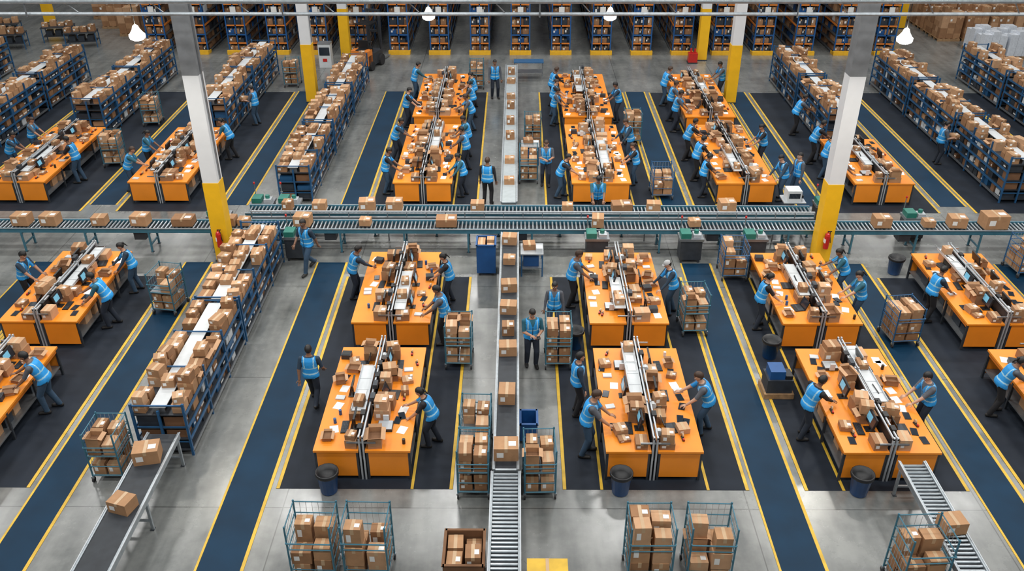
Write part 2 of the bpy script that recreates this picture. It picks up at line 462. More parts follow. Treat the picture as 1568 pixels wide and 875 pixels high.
b.M = Matrix.Translation((0,0,.27)) @ Matrix.Rotation(-.22,4,'Y')
b.box(-.02,.02,-.22,.22,-.13,.13,'black'); b.box(.02,.023,-.205,.205,-.115,.115,'screen'); b.box(.023,.024,-.18,.05,-.07,.09,'screen_on')
MON = b.mesh('computer_monitor')
b = MB(); b.box(-.075,.075,-.2,.2,0,.02,'black')
for i in range(4):
    for j in range(10): b.box(-.06+i*.032,-.036+i*.032,-.19+j*.038,-.16+j*.038,.02,.028,'steel_dark')
KEY = b.mesh('keyboard')
b = MB(); b.box(-.13,.13,-.17,.17,0,.02,'black'); b.box(-.10,.05,-.15,.15,.02,.024,'steel_dark')
b.M = Matrix.Translation((-.13,0,.02)) @ Matrix.Rotation(-.35,4,'Y'); b.box(-.008,.008,-.17,.17,0,.24,'black'); b.box(.008,.010,-.155,.155,.015,.225,'screen')
LAP = b.mesh('laptop')
b = MB(); b.box(-.16,.16,-.15,.15,.0,.06,'steel_dark'); b.box(-.15,.15,-.14,.14,.06,.075,'steel_light'); b.box(-.06,.06,.15,.18,.03,.2,'white_plastic')
SCALE = b.mesh('parcel_scale')
SM = {}; CM = {}
def station(x, y0, L, seed):
    k = (L, seed % 5)
    if k not in SM: SM[k] = station_mesh(L, seed % 5); CM[k] = clutter_mesh(L, seed % 5)
    st = put('packing_station', SM[k], (x, y0, 0))
    put('packing_supplies', CM[k], (0,0,0), 0, st)
    ts, ya, yb = tray_span(L, seed)
    for sd in (-1, 1):
        for q in QS:
            rz = 0 if sd > 0 else math.pi
            under = sd == ts and ya-.3 < L*q < yb+.3
            t = R.random()
            if t < .6:
                put('computer_monitor', MON, (x+sd*(.46 if under else .24), y0+L*q, DH), rz)
                if not under: put('keyboard', KEY, (x+sd*.46, y0+L*q, DH), rz+R.uniform(-.1,.1))
            elif t < .88: put('laptop', LAP, (x+sd*.44, y0+L*q, DH), rz+R.uniform(-.2,.2))
            else: put('parcel_scale', SCALE, (x+sd*.40, y0+L*q, DH), rz)
XS = {'Bl':-12.1, 'Al':-3.17, 'Ar':2.85, 'Br':7.72, 'Cr':12.35}
sd = 0
for k, x in XS.items():
    station(x, 14.0, 3.75, sd); sd += 1
    station(x, 18.85, 3.75, sd); sd += 1
for k, x in XS.items():
    if k == 'Cr': station(x, 27.5, 4.1, sd); sd += 1; continue
    if k == 'Bl': station(x, 27.5, 5.2, sd); sd += 1; continue
    station(x, 27.5, 5.6, sd); sd += 1
    station(x, 34.0, 5.6, sd); sd += 1
station(-16.9, 27.5, 5.2, 3)
# ------------------------------------------------------------ shelving rows
def shelf_mesh(L, h, seed, W=1.15):
    b = MB(); a = W/2
    n = int(round(L/1.45))
    for k in range(n+1):
        y = k*(L-.05)/n
        for xx in (-a, -.025, a-.05):
            b.box(xx, xx+.05, y, y+.05, 0, h+(.28 if xx != -.025 else .1), 'blue_frame')
        b.box(-a, a, y+.01, y+.04, h+.22, h+.25, 'blue_frame')
        for zz in (.35,.75): b.box(-a, a, y+.015, y+.035, zz, zz+.03, 'blue_frame')
    lv = [.12, .42, .72, h-.03]
    if h > 1.3: lv = [.12,.46,.80,1.12,h-.03]
    for zz in lv:
        b.box(-a+.01, a-.01, .02, L-.02, zz, zz+.025, 'steel_dark')
        for sx in (-1, 1):
            xx = sx*a; b.box(min(xx, xx-sx*.02), max(xx, xx-sx*.02), .02, L-.02, zz-.02, zz+.05, 'blue_frame' if zz > .2 else 'steel')
    b.box(-.17, .17, .05, L-.05, h+.16, h+.18, 'white_plastic')
    for k in range(n*2):
        y = .1+k*(L-.3)/(n*2-1); b.box(-.12,.12,y,y+.03,h-.03,h+.16,'steel')
    return b.mesh('shelving_unit'), lv
def shelf_boxes(L, h, seed, lv, W=1.15):
    b = MB(); r = random.Random(seed*11+3); a = W/2
    for i, zz in enumerate(lv[:-1]):
        gap = lv[i+1]-zz-.05
        for sx in (-1, 1):
            y = .08
            while y < L-.3:
                w = r.uniform(.14,.34); hh = gap*r.uniform(.5,.95); t = r.random()
                if t < .9:
                    x0, x1 = sx*(a-.05-r.uniform(0,.06)), sx*.06
                    m = r.choice(['card_b','card_d','dark_tote','dark_tote','card_a','steel_dark','blue_frame','white_plastic','card_d','dark_tote'])
                    b.box(min(x0,x1), max(x0,x1), y, y+w, zz+.025, zz+.025+hh, m)
                    if r.random() < .3:
                        xx = x0+sx*.002; b.quad((xx,y+.04,zz+.06),(xx,y+w-.04,zz+.06),(xx,y+w-.04,zz+.11),(xx,y+.04,zz+.11),'label')
                y += w+r.uniform(.01,.05)
    for sx in (-1, 1):
        y = .08
        while y < L-.42:
            w = r.uniform(.24,.34); d = r.uniform(.22,.42); hh = r.uniform(.14,.32)
            if r.random() < .93:
                x = sx*(a-.04-w/2)
                b.carton(x, y+d/2, h-.003, w, d, hh, r.uniform(-.08,.08), r, openp=.12)
                if r.random() < .42: b.carton(x, y+d/2, h-.003+hh, w*.9, d*.85, r.uniform(.12,.26), r.uniform(-.3,.3), r)
            y += d+r.uniform(.02,.07)
    y = .3
    while y < L-.4:
        if r.random() < .3: b.carton(0, y+.15, h+.18, .27, .3, r.uniform(.12,.22), r.uniform(-.1,.1), r)
        y += .42
    return b.mesh('shelved_boxes')
SH = {}
def shelf(x, y, L, h, seed):
    k = (L, h, seed % 3)
    if k not in SH:
        me, lv = shelf_mesh(L, h, seed % 3); SH[k] = (me, shelf_boxes(L, h, seed % 3, lv))
    o = put('shelving_unit', SH[k][0], (x, y, 0)); put('shelved_boxes', SH[k][1], (0,0,0), 0, o)
for i in range(2): shelf(-7.55, 14.75+i*4.4, 4.3, 1.1, i)
for i in range(3): shelf(-7.5, 27.6+i*4.5, 4.3, 1.1, i+1)
for i in range(2): shelf(-12.0, 33.6+i*4.3, 4.2, 1.4, i)
for i in range(2): shelf(-16.9, 33.6+i*4.3, 4.2, 1.4, i+1)
for i in range(3): shelf(-20.7, 28.2+i*4.4, 4.2, 1.4, i)
for i in range(2): shelf(12.45, 32.6+i*4.4, 4.2, 1.4, i+1)
for i in range(3): shelf(17.0, 27.7+i*4.4, 4.2, 1.4, i)
for i in range(3): shelf(21.4, 28.6+i*4.4, 4.2, 1.4, i+1)
for i in range(2): shelf(25.6, 34+i*4.4, 4.2, 1.4, i+2)
for i in range(2): shelf(-25.0, 34+i*4.4, 4.2, 1.4, i+1)

# ------------------------------------------------------------ pallet racks
def rack_mesh(seed, L=19.5, H=4.6):
    b = MB(); r = random.Random(seed+99); a = .5
    nb = 8; bl = L/nb
    for k in range(nb+1):
        y = k*(L-.08)/nb
        for xx in (-a, -.03, a-.06): b.box(xx, xx+.06, y, y+.06, 0, H, 'rack_blue')
        if k:
            for j in range(5):
                z0 = .3+j*.85; b.tube((-a+.04,y+.04,z0),(a-.04,y+.04,z0+.42),.016,4,'rack_blue'); b.tube((a-.04,y+.04,z0+.42),(-a+.04,y+.04,z0+.85),.016,4,'rack_blue')
    lv = [.12,.55,.98,1.45,1.95,2.5,3.1,3.75]
    for i, zz in enumerate(lv):
        b.box(-a+.02, a-.02, .03, L-.03, zz-.01, zz+.02, 'steel_dark')
        b.box(-a+.06, a-.06, 0, .03, zz-.05, zz+.02, 'rack_orange' if i % 2 else 'rack_blue')
        for sx in (-1,1):
            x1 = sx*a; b.box(min(x1,x1-sx*.03), max(x1,x1-sx*.03), .05, L-.05, zz-.07, zz+.02, 'rack_orange' if i in (3,5) else 'steel')
    b.box(-a-.05, a+.05, -.22, -.06, 0, .2, 'yellow'); b.box(-a-.05,-a+.03,-.22,.3,0,.14,'yellow'); b.box(a-.03,a+.05,-.22,.3,0,.14,'yellow')
    b.box(-.14,.14,-.02,-.005,2.1,2.38,'label')
    for i, zz in enumerate(lv):
        gap = (lv[i+1]-zz if i+1 < len(lv) else .8)-.12
        x = -a+.06
        while x < a-.2:
            w = min(r.uniform(.2,.42), a-.06-x)
            if w > .1: b.carton(x+w/2, .26, zz+.02, w-.02, .36, gap*r.uniform(.6,.95), 0, r, shade=r.choice(['card_a','card_d','card_b','card_b','dark_tote','dark_tote','card_b','blue_bin']))
            x += w
        for sx in (-1,1):
            y = .5
            while y < L-.4:
                w = r.uniform(.2,.5); hh = gap*r.uniform(.5,.97)
                if r.random() < .92:
                    x0, x1 = sx*(a-.04-r.uniform(0,.06)), sx*.05
                    b.box(min(x0,x1), max(x0,x1), y, y+w, zz+.02, zz+.02+hh, r.choice(['card_b','card_d','card_a','card_b','card_a','dark_tote','blue_bin','white_plastic' if r.random()<.4 else 'card_d']))
                y += w+r.uniform(.02,.08)
    return b.mesh('pallet_rack')
RK = [rack_mesh(i) for i in range(4)]
for k in range(-9, 10):
    put('pallet_rack', RK[(k*3) % 4], (.17+k*2.07, 45.6, 0))

# ------------------------------------------------------------ carts
def cart_mesh(w=.82, d=.68, h=1.45, mid=True, m='teal_frame'):
    b = MB(); a, c = w/2, d/2; t = .018
    for sx in (-1,1):
        for sy in (-1,1):
            x, y = sx*(a-t), sy*(c-t)
            b.tube((x,y,.14),(x,y,h-.05),t,8,m); b.ell((x,y,h-.04),t*1.2,t*1.2,t*1.4,m,8,4)
            b.tube((x-.018,y,.06),(x+.018,y,.06),.06,10,'rubber'); b.box(x-.03,x+.03,y-.03,y+.03,.1,.15,'steel')
    lv = [.15]+([h*.52] if mid else [])
    for zz in lv:
        b.box(-a+t,a-t,-c+t,c-t,zz,zz+.02,'steel')
        for sy in (-1,1): b.tube((-a+t,sy*(c-t),zz+.03),(a-t,sy*(c-t),zz+.03),.014,6,m)
    for zz in (.35,.62,h*.52+.12,h*.78,h-.06):
        for sx in (-1,1): b.tube((sx*(a-t),-c+t,zz),(sx*(a-t),c-t,zz),.011,6,m)
        b.tube((-a+t,c-t,zz),(a-t,c-t,zz),.011,6,m)
    b.tube((-a+t,-c+t,.42),(a-t,-c+t,.42),.011,6,m); b.tube((-a+t,-c+t,h*.52+.14),(a-t,-c+t,h*.52+.14),.011,6,m)
    nw = 7
    for k in range(1,nw):
        y = -c+t+(d-2*t)*k/nw
        for sx in (-1,1): b.tube((sx*(a-t),y,.16),(sx*(a-t),y,h-.06),.004,4,'steel_light',cap=False)
        x = -a+t+(w-2*t)*k/nw; b.tube((x,c-t,.16),(x,c-t,h-.06),.004,4,'steel_light',cap=False)
    b.tube((-a+t,-c-.04,h*.75),(a-t,-c-.04,h*.75),.014,6,m)
    for sx in (-1,1): b.tube((sx*(a-t),-c+t,h*.75),(sx*(a-t),-c-.04,h*.75),.012,6,m)
    return b.mesh('roll_cage_cart')
def cart_load(seed, w=.82, d=.68, h=1.45, mid=True, big=False):
    b = MB(); r = random.Random(seed+31)
    lv = [.172]+([h*.52+.022] if mid else [])
    for li, zz in enumerate(lv):
        top = (lv[li+1]-.04) if li+1 < len(lv) else h-.02
        for (qx, qy) in ((-1,-1),(1,-1),(-1,1),(1,1)):
            z0 = zz
            for s in range(4):
                bw = r.uniform(.78,.97)*(w/2-.04); bd = r.uniform(.75,.97)*(d/2-.04); bh = r.uniform(.26,.46) if big else r.uniform(.15,.3)
                if z0+bh > top or r.random() < (.02+s*(.10 if big else .14)): break
                b.carton(qx*(w/4-.012), qy*(d/4-.012), z0, bw, bd, bh, r.uniform(-.04,.04), r, openp=0 if s < 1 else .1); z0 += bh+.001
    return b.mesh('cart_boxes')
CT = {}
CT['tall'] = (cart_mesh(.82,.70,1.5,False), [cart_load(i,.82,.70,1.5,False,True) for i in range(4)])
CT['mid'] = (cart_mesh(.66,.78,1.28,True,'teal_frame'), [cart_load(i+10,.66,.78,1.28,True) for i in range(4)])
CT['low'] = (cart_mesh(.72,.8,1.15,False,'blue_frame'), [cart_load(i+20,.72,.8,1.15,False) for i in range(4)])
cn = 0
def cart(kind, x, y, rz=0):
    global cn
    o = put('roll_cage_cart', CT[kind][0], (x, y, 0), rz); put('cart_boxes', CT[kind][1][cn % 4], (0,0,0), 0, o); cn += 1
for x in (-3.65,-2.68,2.42,3.5): cart('tall', x, 11.55, R.uniform(-.05,.05))
cart('tall', 7.22, 11.3, .05)
for (x, y) in ((-.86,13.85),(-.86,15.0),(.48,13.85),(-1.42,18.35),(1.04,18.35)): cart('mid', x, y, R.uniform(-.04,.04))
for (x, y, a) in ((-9.5,20.8,-.15),(4.65,19.85,.05),(9.95,19.4,.1),(6.3,22.75,.0),(14.9,23.0,.1),(5.0,28.3,0),(4.55,33.4,0),(.62,33.0,0),(.42,29.6,0),(-15.1,35.3,.1),(-15.0,31.0,.1),(-10.4,40.4,0),(-1.85,40.2,.0),(-8.5,14.3,0)):
    cart('mid' if x < 5 else 'low', x, y, a)

def tub(name, x, y, w, d, h, m, fill):
    b = MB(); a, c = w/2, d/2; t = .03
    b.box(-a,a,-c,c,.1,.14,m)
    b.box(-a,-a+t,-c,c,.14,h,m); b.box(a-t,a,-c,c,.14,h,m); b.box(-a+t,a-t,-c,-c+t,.14,h,m); b.box(-a+t,a-t,c-t,c,.14,h,m)
    b.box(-a-.02,-a+t,-c-.02,c+.02,h,h+.03,m); b.box(a-t,a+.02,-c-.02,c+.02,h,h+.03,m); b.box(-a,a,-c-.02,-c+t,h,h+.03,m); b.box(-a,a,c-t,c+.02,h,h+.03,m)
    for sx in (-1,1):
        for sy in (-1,1): b.tube((sx*(a-.08)-.02,sy*(c-.08),.05),(sx*(a-.08)+.02,sy*(c-.08),.05),.05,8,'rubber')
    o = put(name, b.mesh(name), (x,y,0))
    if fill:
        b = MB(); r = random.Random(5)
        for (qx,qy) in ((-1,-1),(1,-1),(-1,1),(1,1)):
            z0 = .141
            while z0 < h-.15:
                bh = r.uniform(.16,.3); b.carton(qx*w/4.3,qy*d/4.3,z0,w*.38,d*.38,bh,r.uniform(-.05,.05),r); z0 += bh
        put('boxes', b.mesh('boxes'), (0,0,0), 0, o)
tub('parcel_bin', -.92, 11.35, .72, .85, .85, 'card_d', True)
tub('storage_bin', -.88, 22.9, .55, .6, 1.0, 'blue_bin', True)
tub('storage_bin', .28, 15.4, .38, .5, .55, 'blue_bin', False)
b = MB(); b.box(-.36,.36,-.4,.4,0,.12,'wood'); b.box(-.35,.35,-.39,.39,.12,.80,'card_a')
b.box(-.36,.0,-.4,.4,.8,.815,'line_yellow'); b.box(.004,.36,-.4,.4,.8,.815,'line_yellow'); b.box(-.36,.36,-.4,-.385,.7,.8,'line_yellow'); b.box(-.03,.03,-.402,.402,.815,.818,'tape')
put('pallet_crate', b.mesh('pallet_crate'), (.56,10.75,0))
b = MB(); b.box(-.33,.33,-.33,.33,.72,.76,'steel_light')
for sx in (-1,1):
    for sy in (-1,1): b.box(sx*.3-.02,sx*.3+.02,sy*.3-.02,sy*.3+.02,0,.72,'blue_frame')
b.box(-.3,.3,-.3,.3,.25,.28,'steel'); b.box(-.25,.2,-.2,.22,.28,.6,'blue_bin'); b.carton(-.08,.05,.76,.35,.3,.18,0.1); b.box(.12,.3,-.25,-.05,.76,.9,'white_plastic')
put('side_table', b.mesh('side_table'), (.45,22.9,0))
put('side_table', bpy.data.meshes['side_table'], (.5,31.2,0))
def waste(x, y):
    b = MB()
    prof = [(.15,0),(.17,.02),(.215,.50),(.232,.50),(.232,.53),(.215,.53),(.205,.48),(.16,.06),(0,.06)]
    b.lathe((0,0,0), prof, 'blue_bin', 16)
    b.lathe((0,0,0), [(.239,.47),(.243,.50),(.239,.543),(.22,.55),(.18,.43),(.05,.36),(0,.36)], 'black', 16)
    put('waste_bin', b.mesh('waste_bin', True), (x,y,0))
for (x,y) in ((-3.85,13.68),(2.15,13.68),(7.05,13.68),(11.1,22.85),(6.4,18.55),(1.5,18.95)): waste(x,y)
b = MB(); b.box(-.35,.35,-.3,.3,0,.14,'wood'); b.box(-.3,.3,-.25,.25,.14,.5,'dark_tote'); b.box(-.25,.1,-.2,.2,.5,.72,'blue_bin'); b.box(.12,.28,-.2,.1,.5,.6,'black')
put('supply_crate', b.mesh('supply_crate'), (6.2,17.1,0))
b = MB(); b.box(-.7,.7,-.3,.3,.78,.82,'blue_frame')
for sx in (-1,1):
    for sy in (-1,1): b.box(sx*.66-.02,sx*.66+.02,sy*.26-.02,sy*.26+.02,0,.78,'steel')
b.box(-.66,.66,-.28,.28,.3,.33,'steel')
put('work_table', b.mesh('work_table'), (.55,41.6,0))

# ------------------------------------------------------------ back-of-hall stock
def pallet_mesh(seed, m=None):
    b = MB(); r = random.Random(seed)
    for k in range(5): b.box(-.6+k*.27,-.6+k*.27+.12,-.5,.5,.11,.135,'wood')
    for k in (-.46,0,.46): b.box(-.6,.6,k-.04,k+.04,0,.11,'wood')
    if m:
        for (x0,x1,h) in ((-.57,-.2,1.2),(-.19,.19,1.35),(.2,.57,1.15)):
            b.box(x0,x1,-.46,-.01,.135,h,m); b.box(x0,x1,.01,.46,.135,h-.12,m)
    else:
        for i in range(3):
            for j in range(3):
                z0 = .135
                for s in range(r.choice((4,5,5,6))):
                    b.carton(-.38+i*.38,-.31+j*.31,z0,.37,.30,.28,0,r,detail=(s>2)); z0 += .28
    return b.mesh('pallet_of_boxes' if not m else 'wrapped_pallet')
PM = [pallet_mesh(i) for i in range(3)]; PW = pallet_mesh(9,'wrap')
for i in range(7):
    for j in range(4): put('pallet_of_boxes', PM[(i+j)%3], (23.2+i*1.32, 48.6+j*1.15, 0))
for i in range(5):
    for j in range(2): put('wrapped_pallet', PW, (24.0+i*1.3, 45.3+j*1.15, 0))
for (x,y) in ((-22.8,51.0),(-21.5,51.9),(-22.5,53.3),(-24.2,53.2),(-21.2,49.4)): put('pallet_of_boxes', PM[int(-x)%3], (x,y,0), .1)
for (x,y) in ((-26.5,46.5),(-24.6,48.0),(-27.8,48.6),(-22.9,46.9)):
    b = MB(); r = random.Random(int(x*7))
    b.box(-.8,.8,-.4,.4,.76,.8,'steel_dark')
    for sx in (-1,1):
        for sy in (-1,1): b.box(sx*.76-.02,sx*.76+.02,sy*.36-.02,sy*.36+.02,0,.76,'blue_frame')
    b.box(-.75,.75,-.37,.37,.3,.33,'steel_dark')
    for k in range(4): b.carton(-.6+k*.4, r.uniform(-.1,.1), .8, .3,.3,r.uniform(.15,.4),r.uniform(-.2,.2),r)
    for k in range(3): b.box(-.6+k*.45,-.3+k*.45,-.2,.2,.33,.6,'dark_tote')
    put('work_table', b.mesh('work_table'), (x,y,0), .2)
def forklift(x, y, rz):
    b = MB()
    b.box(-.45,.45,-.9,.7,.18,.75,'steel_dark'); b.box(-.45,.45,-.95,-.45,.3,1.0,'rack_orange'); b.box(-.25,.25,-.4,.05,.75,.95,'black'); b.box(-.25,.25,-.5,-.4,.95,1.4,'black')
    for sx in (-1,1):
        b.tube((sx*.4,-.5,1.0),(sx*.36,-.35,2.1),.03,6,'black'); b.tube((sx*.4,.6,.75),(sx*.36,.4,2.1),.03,6,'black')
        b.box(sx*.32-.05,sx*.32+.05,.75,.87,.06,2.6,'steel_dark'); b.box(sx*.22-.05,sx*.22+.05,.9,1.95,.05,.1,'steel')
        b.tube((sx*.46-.09,.45,.27),(sx*.46+.09,.45,.27),.27,14,'rubber'); b.tube((sx*.44-.08,-.6,.22),(sx*.44+.08,-.6,.22),.22,14,'rubber')
    for k in range(6): b.box(-.38,.38,-.38+k*.15,-.33+k*.15,2.1,2.14,'black')
    for zz in (.5,1.5,2.5): b.box(-.36,.36,.78,.84,zz,zz+.1,'steel_dark')
    b.box(-.36,.36,.87,.92,.1,.5,'steel'); b.tube((0,.35,.75),(0,.2,1.15),.025,6,'black'); b.lathe((0,.2,1.15),[(.14,0),(.16,.02),(.14,.04)],'black',12); b.box(-.2,.2,-.93,-.5,1.0,1.03,'black')
    put('forklift', b.mesh('forklift'), (x,y,0), rz)
forklift(-7.3,43.4,-.3)
b = MB(); b.box(-.3,.3,-.25,.25,0,1.15,'white_plastic'); b.box(-.25,.25,-.26,-.25,.6,1.0,'screen'); b.box(-.1,.1,-.27,-.25,.3,.45,'red'); b.box(-.32,.32,-.27,.27,1.15,1.18,'steel')
put('control_cabinet', b.mesh('control_cabinet'), (-9.4,43.4,0))
b = MB(); b.box(-.24,.24,-.2,.2,0,.06,'steel_dark'); b.box(-.22,.22,-.18,.18,.06,.5,'red'); b.tube((-.1,0,.5),(-.1,0,.72),.05,10,'red'); b.tube((.1,0,.5),(.1,0,.7),.05,10,'red')
put('fire_equipment_cabinet', b.mesh('fire_equipment_cabinet'), (8.75,44.1,0))

# ------------------------------------------------------------ overhead pipes + lamps
b = MB()
b.tube((XL+.05,20.0,8.42),(XR-.05,20.0,8.52),.06,10,'galv'); b.tube((XL+.05,20.15,8.12),(XR-.05,20.15,8.18),.04,8,'galv'); b.tube((XL+.05,20.3,8.6),(XR-.05,20.3,8.66),.05,8,'blue_frame')
for k in range(33):
    x = -29+k*1.9; b.tube((x,20.0,8.45),(x+.25,20.15,8.15),.014,5,'steel')
for k in range(11):
    x = -28+k*5.7; b.tube((x,20.05,8.1),(x,20.05,ZC-.02),.02,6,'steel')
put('overhead_pipe', b.mesh('overhead_pipe'))
def pendant(x, y, z, s=.85):
    b = MB()
    b.lathe((0,0,0), [(.03,.3),(.06,.28),(.09,.2),(.17*s,.12),(.21*s,.08)], 'lamp_shade', 20)
    b.lathe((0,0,0), [(.0,-.06),(.12*s,-.05),(.195*s,-.01),(.21*s,.03),(.21*s,.085),(.0,.1)], 'lamp_glow', 20)
    b.tube((0,0,.28),(0,0,ZC-z-.02),.012,6,'black')
    o = put('pendant_lamp', b.mesh('pendant_lamp', True), (x,y,z), 0)
    l = bpy.data.lights.new('bulb','SPOT'); l.energy = 480; l.shadow_soft_size = .18; l.color = (1,.94,.82); l.spot_size = 2.4; l.spot_blend = .6
    lo = bpy.data.objects.new('bulb', l); sc.collection.objects.link(lo); lo.parent = o; lo.location = (0,0,-.08)
for (x,y,z) in ((-8.75,20.55,7.5),(-2.50,25.5,6.75),(2.62,25.5,6.75),(8.9,20.55,7.45)): pendant(x,y,z)

hb = MB(); hb.box(-1.3,1.3,-.55,.55,.03,.2,'steel_light'); hbm = hb.mesh('high_bay_light')
for x in (-23.5,-16.5,-9.5,-2.6,4.4,11.4,18.4,25.4):
    for y in (3,11,19.3,28,36,46,55):
        o = put('high_bay_light', hbm, (x,y,14.7))
        l = bpy.data.lights.new('lamp','AREA'); l.shape = 'RECTANGLE'; l.size = 2.4; l.size_y = .9
        l.energy = 355 if y < 40 else 290
        l.color = (1,.99,.965)
        lo = bpy.data.objects.new('lamp', l); sc.collection.objects.link(lo); lo.parent = o; lo.location = (0,0,0)

# ------------------------------------------------------------ people
def ik(a, t, l1, l2, pole):
    d = t-a; L = d.length
    if L > (l1+l2)*.995: t = a+d*((l1+l2)*.995/L); d = t-a; L = d.length
    n = d/L; c = (l1*l1-l2*l2+L*L)/(2*L); h = math.sqrt(max(1e-5, l1*l1-c*c))
    p = pole-n*pole.dot(n); p.normalize()
    return a+n*c+p*h, t
def capsule(b, p, q, rp, rq):
    b.tube(p, q, rp, 14, 'orange', rq)
    for (c, r) in ((p, rp), (q, rq)): b.ell(c, r, r, r, 'orange', 14, 9)
def person_mesh(pose, female=False, cap=False):
    ln = math.radians(pose.get('lean', 5)); V = Vector
    pz = pose.get('pz', .95); px = -math.sin(ln)*.18
    pel = V((px, 0, pz))
    U = V((math.sin(ln), 0, math.cos(ln))); F = V((math.cos(ln), 0, -math.sin(ln))); Y = V((0,1,0))
    tw = math.radians(pose.get('twist', 0))
    sw = .172 if female else .195
    F2 = F*math.cos(tw)+Y*math.sin(tw); Y2 = Y*math.cos(tw)-F*math.sin(tw)
    b = MB()
    wl = .93 if female else 1
    rings = [(-.10,.09,.07),(-.06,.16,.115),(0,.18,.128),(.08,.165*wl,.12),(.18,.162*wl,.12),(.30,.18*wl,.13),(.39,.188*wl,.12),(.445,.170*wl,.093),(.485,.10,.07),(.52,.055,.055)]
    n = 20; ps = []
    for (t, la, de) in rings:
        c = pel+U*t; k = max(0, min(1, t/.3)); ff = F.lerp(F2, k); yy = Y.lerp(Y2, k)
        for i in range(n):
            a = 2*math.pi*i/n; ps.append(c+ff*(math.cos(a)*de)+yy*(math.sin(a)*la))
    i0 = b.pts(ps); mi = b.mi('orange')
    for j in range(len(rings)-1):
        for k in range(n):
            k2 = (k+1) % n; b.face((i0+j*n+k, i0+j*n+k2, i0+(j+1)*n+k2, i0+(j+1)*n+k), mi)
    b.face([i0+n-1-k for k in range(n)], mi); b.face([i0+(len(rings)-1)*n+k for k in range(n)], mi)
    segs = [('torso', pel-U*.05, pel+U*.44, .135)]
    hp = math.radians(pose.get('head', 15))+ln*.5
    hy = math.radians(pose.get('hyaw', 0))
    nb_ = pel+U*.49; hc = nb_+V((math.sin(ln*.8+.12),0,math.cos(ln*.8+.12)))*.175
    capsule(b, nb_-U*.03, hc-V((0.015,0,.05)), .058, .054); segs.append(('skin', nb_+U*.035, hc-V((.015,0,.05)), .045))
    wr = []
    for s, key in ((1,'L'), (-1,'R')):
        sh = pel+U*.425+Y2*(sw*s)
        tgt = V(pose[key]); pole = V((-.35, .45*s, -1))
        el, w = ik(sh, tgt, .285, .255, pole)
        capsule(b, sh, el, .062, .048); capsule(b, el, w, .044, .030); wr.append((s, el, w))
        m = sh.lerp(el, .8)
        segs.append(('sleeve', sh, m, .055)); segs.append(('fore', m, el, .043)); segs.append(('fore', el, w, .033))
    for s, key in ((1,'fL'), (-1,'fR')):
        hj = V((px, .088*s, pz-.03)); an = V(pose.get(key, (0,.11*s,.09)))
        kn, an = ik(hj, an, .43, .425, V((1, .12*s, .1)))
        capsule(b, hj, kn, .098, .073); capsule(b, kn, an, .073, .058)
        segs.append(('leg', hj, kn, .085)); segs.append(('leg', kn, an+V((0,0,.03)), .06))
        up = pose.get('t'+key, 0); fz = an.z-.09+.045
        heel = V((an.x-.045, an.y, fz+up*.05)); toe = V((an.x+.155, an.y+.02*s, fz-.003-up*.0))
        if up: toe.z = max(.042, fz-up*.05)
        b.ell(heel.lerp(toe,.5), .14, .05, .045, 'orange', 14, 8)
        capsule(b, heel, toe, .044, .040); capsule(b, an, heel.lerp(toe,.2), .055, .045)
        segs.append(('shoe', heel, toe, .04)); segs.append(('shoe', an-V((0,0,.05)), an-V((0,0,.04)), .05))
    o = put('tmp', b.mesh('tmp'))
    md = o.modifiers.new('r','REMESH'); md.mode = 'VOXEL'; md.voxel_size = .0145; md.adaptivity = 0
    ms = o.modifiers.new('s','SMOOTH'); ms.factor = .5; ms.iterations = 3
    dg = bpy.context.evaluated_depsgraph_get(); dg.update()
    me = bpy.data.meshes.new_from_object(o.evaluated_get(dg)); bpy.data.objects.remove(o)
    co = [v.co.copy() for v in me.vertices]; no = [v.normal.copy() for v in me.vertices]
    names = ['shirt','vest','reflect','pants','skin','shoe','hair','eye','dark','lip']
    lab = []; push = set()
    def sd(p, a, q, r):
        d = q-a; t = max(0, min(1, (p-a).dot(d)/max(d.dot(d),1e-9))); return (p-(a+d*t)).length-r
    for p in me.polygons:
        c = p.center; best = min(segs, key=lambda s: sd(c, s[1], s[2], s[3]))[0]
        if best == 'torso' or best == 'sleeve' or best == 'leg':
            q = c-pel; t = q.dot(U); la = q.dot(Y2 if t > .15 else Y); fr = q.dot(F2 if t > .15 else F)
            if best == 'torso' and t < -.10: lb_ = 'pants'
            elif best == 'leg' and (t < -.06): lb_ = 'pants'
            elif best == 'sleeve' and abs(la) > sw-.035: lb_ = 'shirt'
            elif t > .47: lb_ = 'skin' if t > .50 else 'shirt'
            elif fr > 0 and t > .30 and abs(la) < (t-.30)*.42: lb_ = 'shirt'
            elif fr > 0 and abs(la) < .008: lb_ = 'dark'
            elif .04 < t < .075 or .19 < t < .222: lb_ = 'reflect'
            elif t > .22 and .09 < abs(la) < .115: lb_ = 'reflect'
            else: lb_ = 'vest'
        elif best == 'fore': lb_ = 'shirt' if pose.get('long') else 'skin'
        elif best == 'shoe': lb_ = 'shoe'
        else: lb_ = 'skin'
        lab.append(lb_)
        if lb_ in ('vest','reflect','dark'): push.update(p.vertices)
    for i in push: co[i] = co[i]+no[i]*.018
    g = MB(); g.mats = list(names)
    g.v = [tuple(c) for c in co]; g.f = [tuple(p.vertices) for p in me.polygons]; g.m = [names.index(l) for l in lab]
    bpy.data.meshes.remove(me)
    H = Matrix.Translation(hc) @ Matrix.Rotation(hy,4,'Z') @ Matrix.Rotation(hp,4,'Y')
    g.M = H
    def hf(p):
        q = p.copy(); t = max(0,-q.z/.118)
        q.y *= 1-.28*t**1.4
        if q.x > 0: q.x *= 1-.05*t; q.x += .012*t
        else: q.x *= 1-.25*t; q.x *= 1.06
        if q.x > .06 and abs(q.z-.01) < .02 and abs(abs(q.y)-.03) < .018: q.x -= .006
        return q
    g.ell((0,0,0), .094,.076,.118,'skin',24,16,hf)
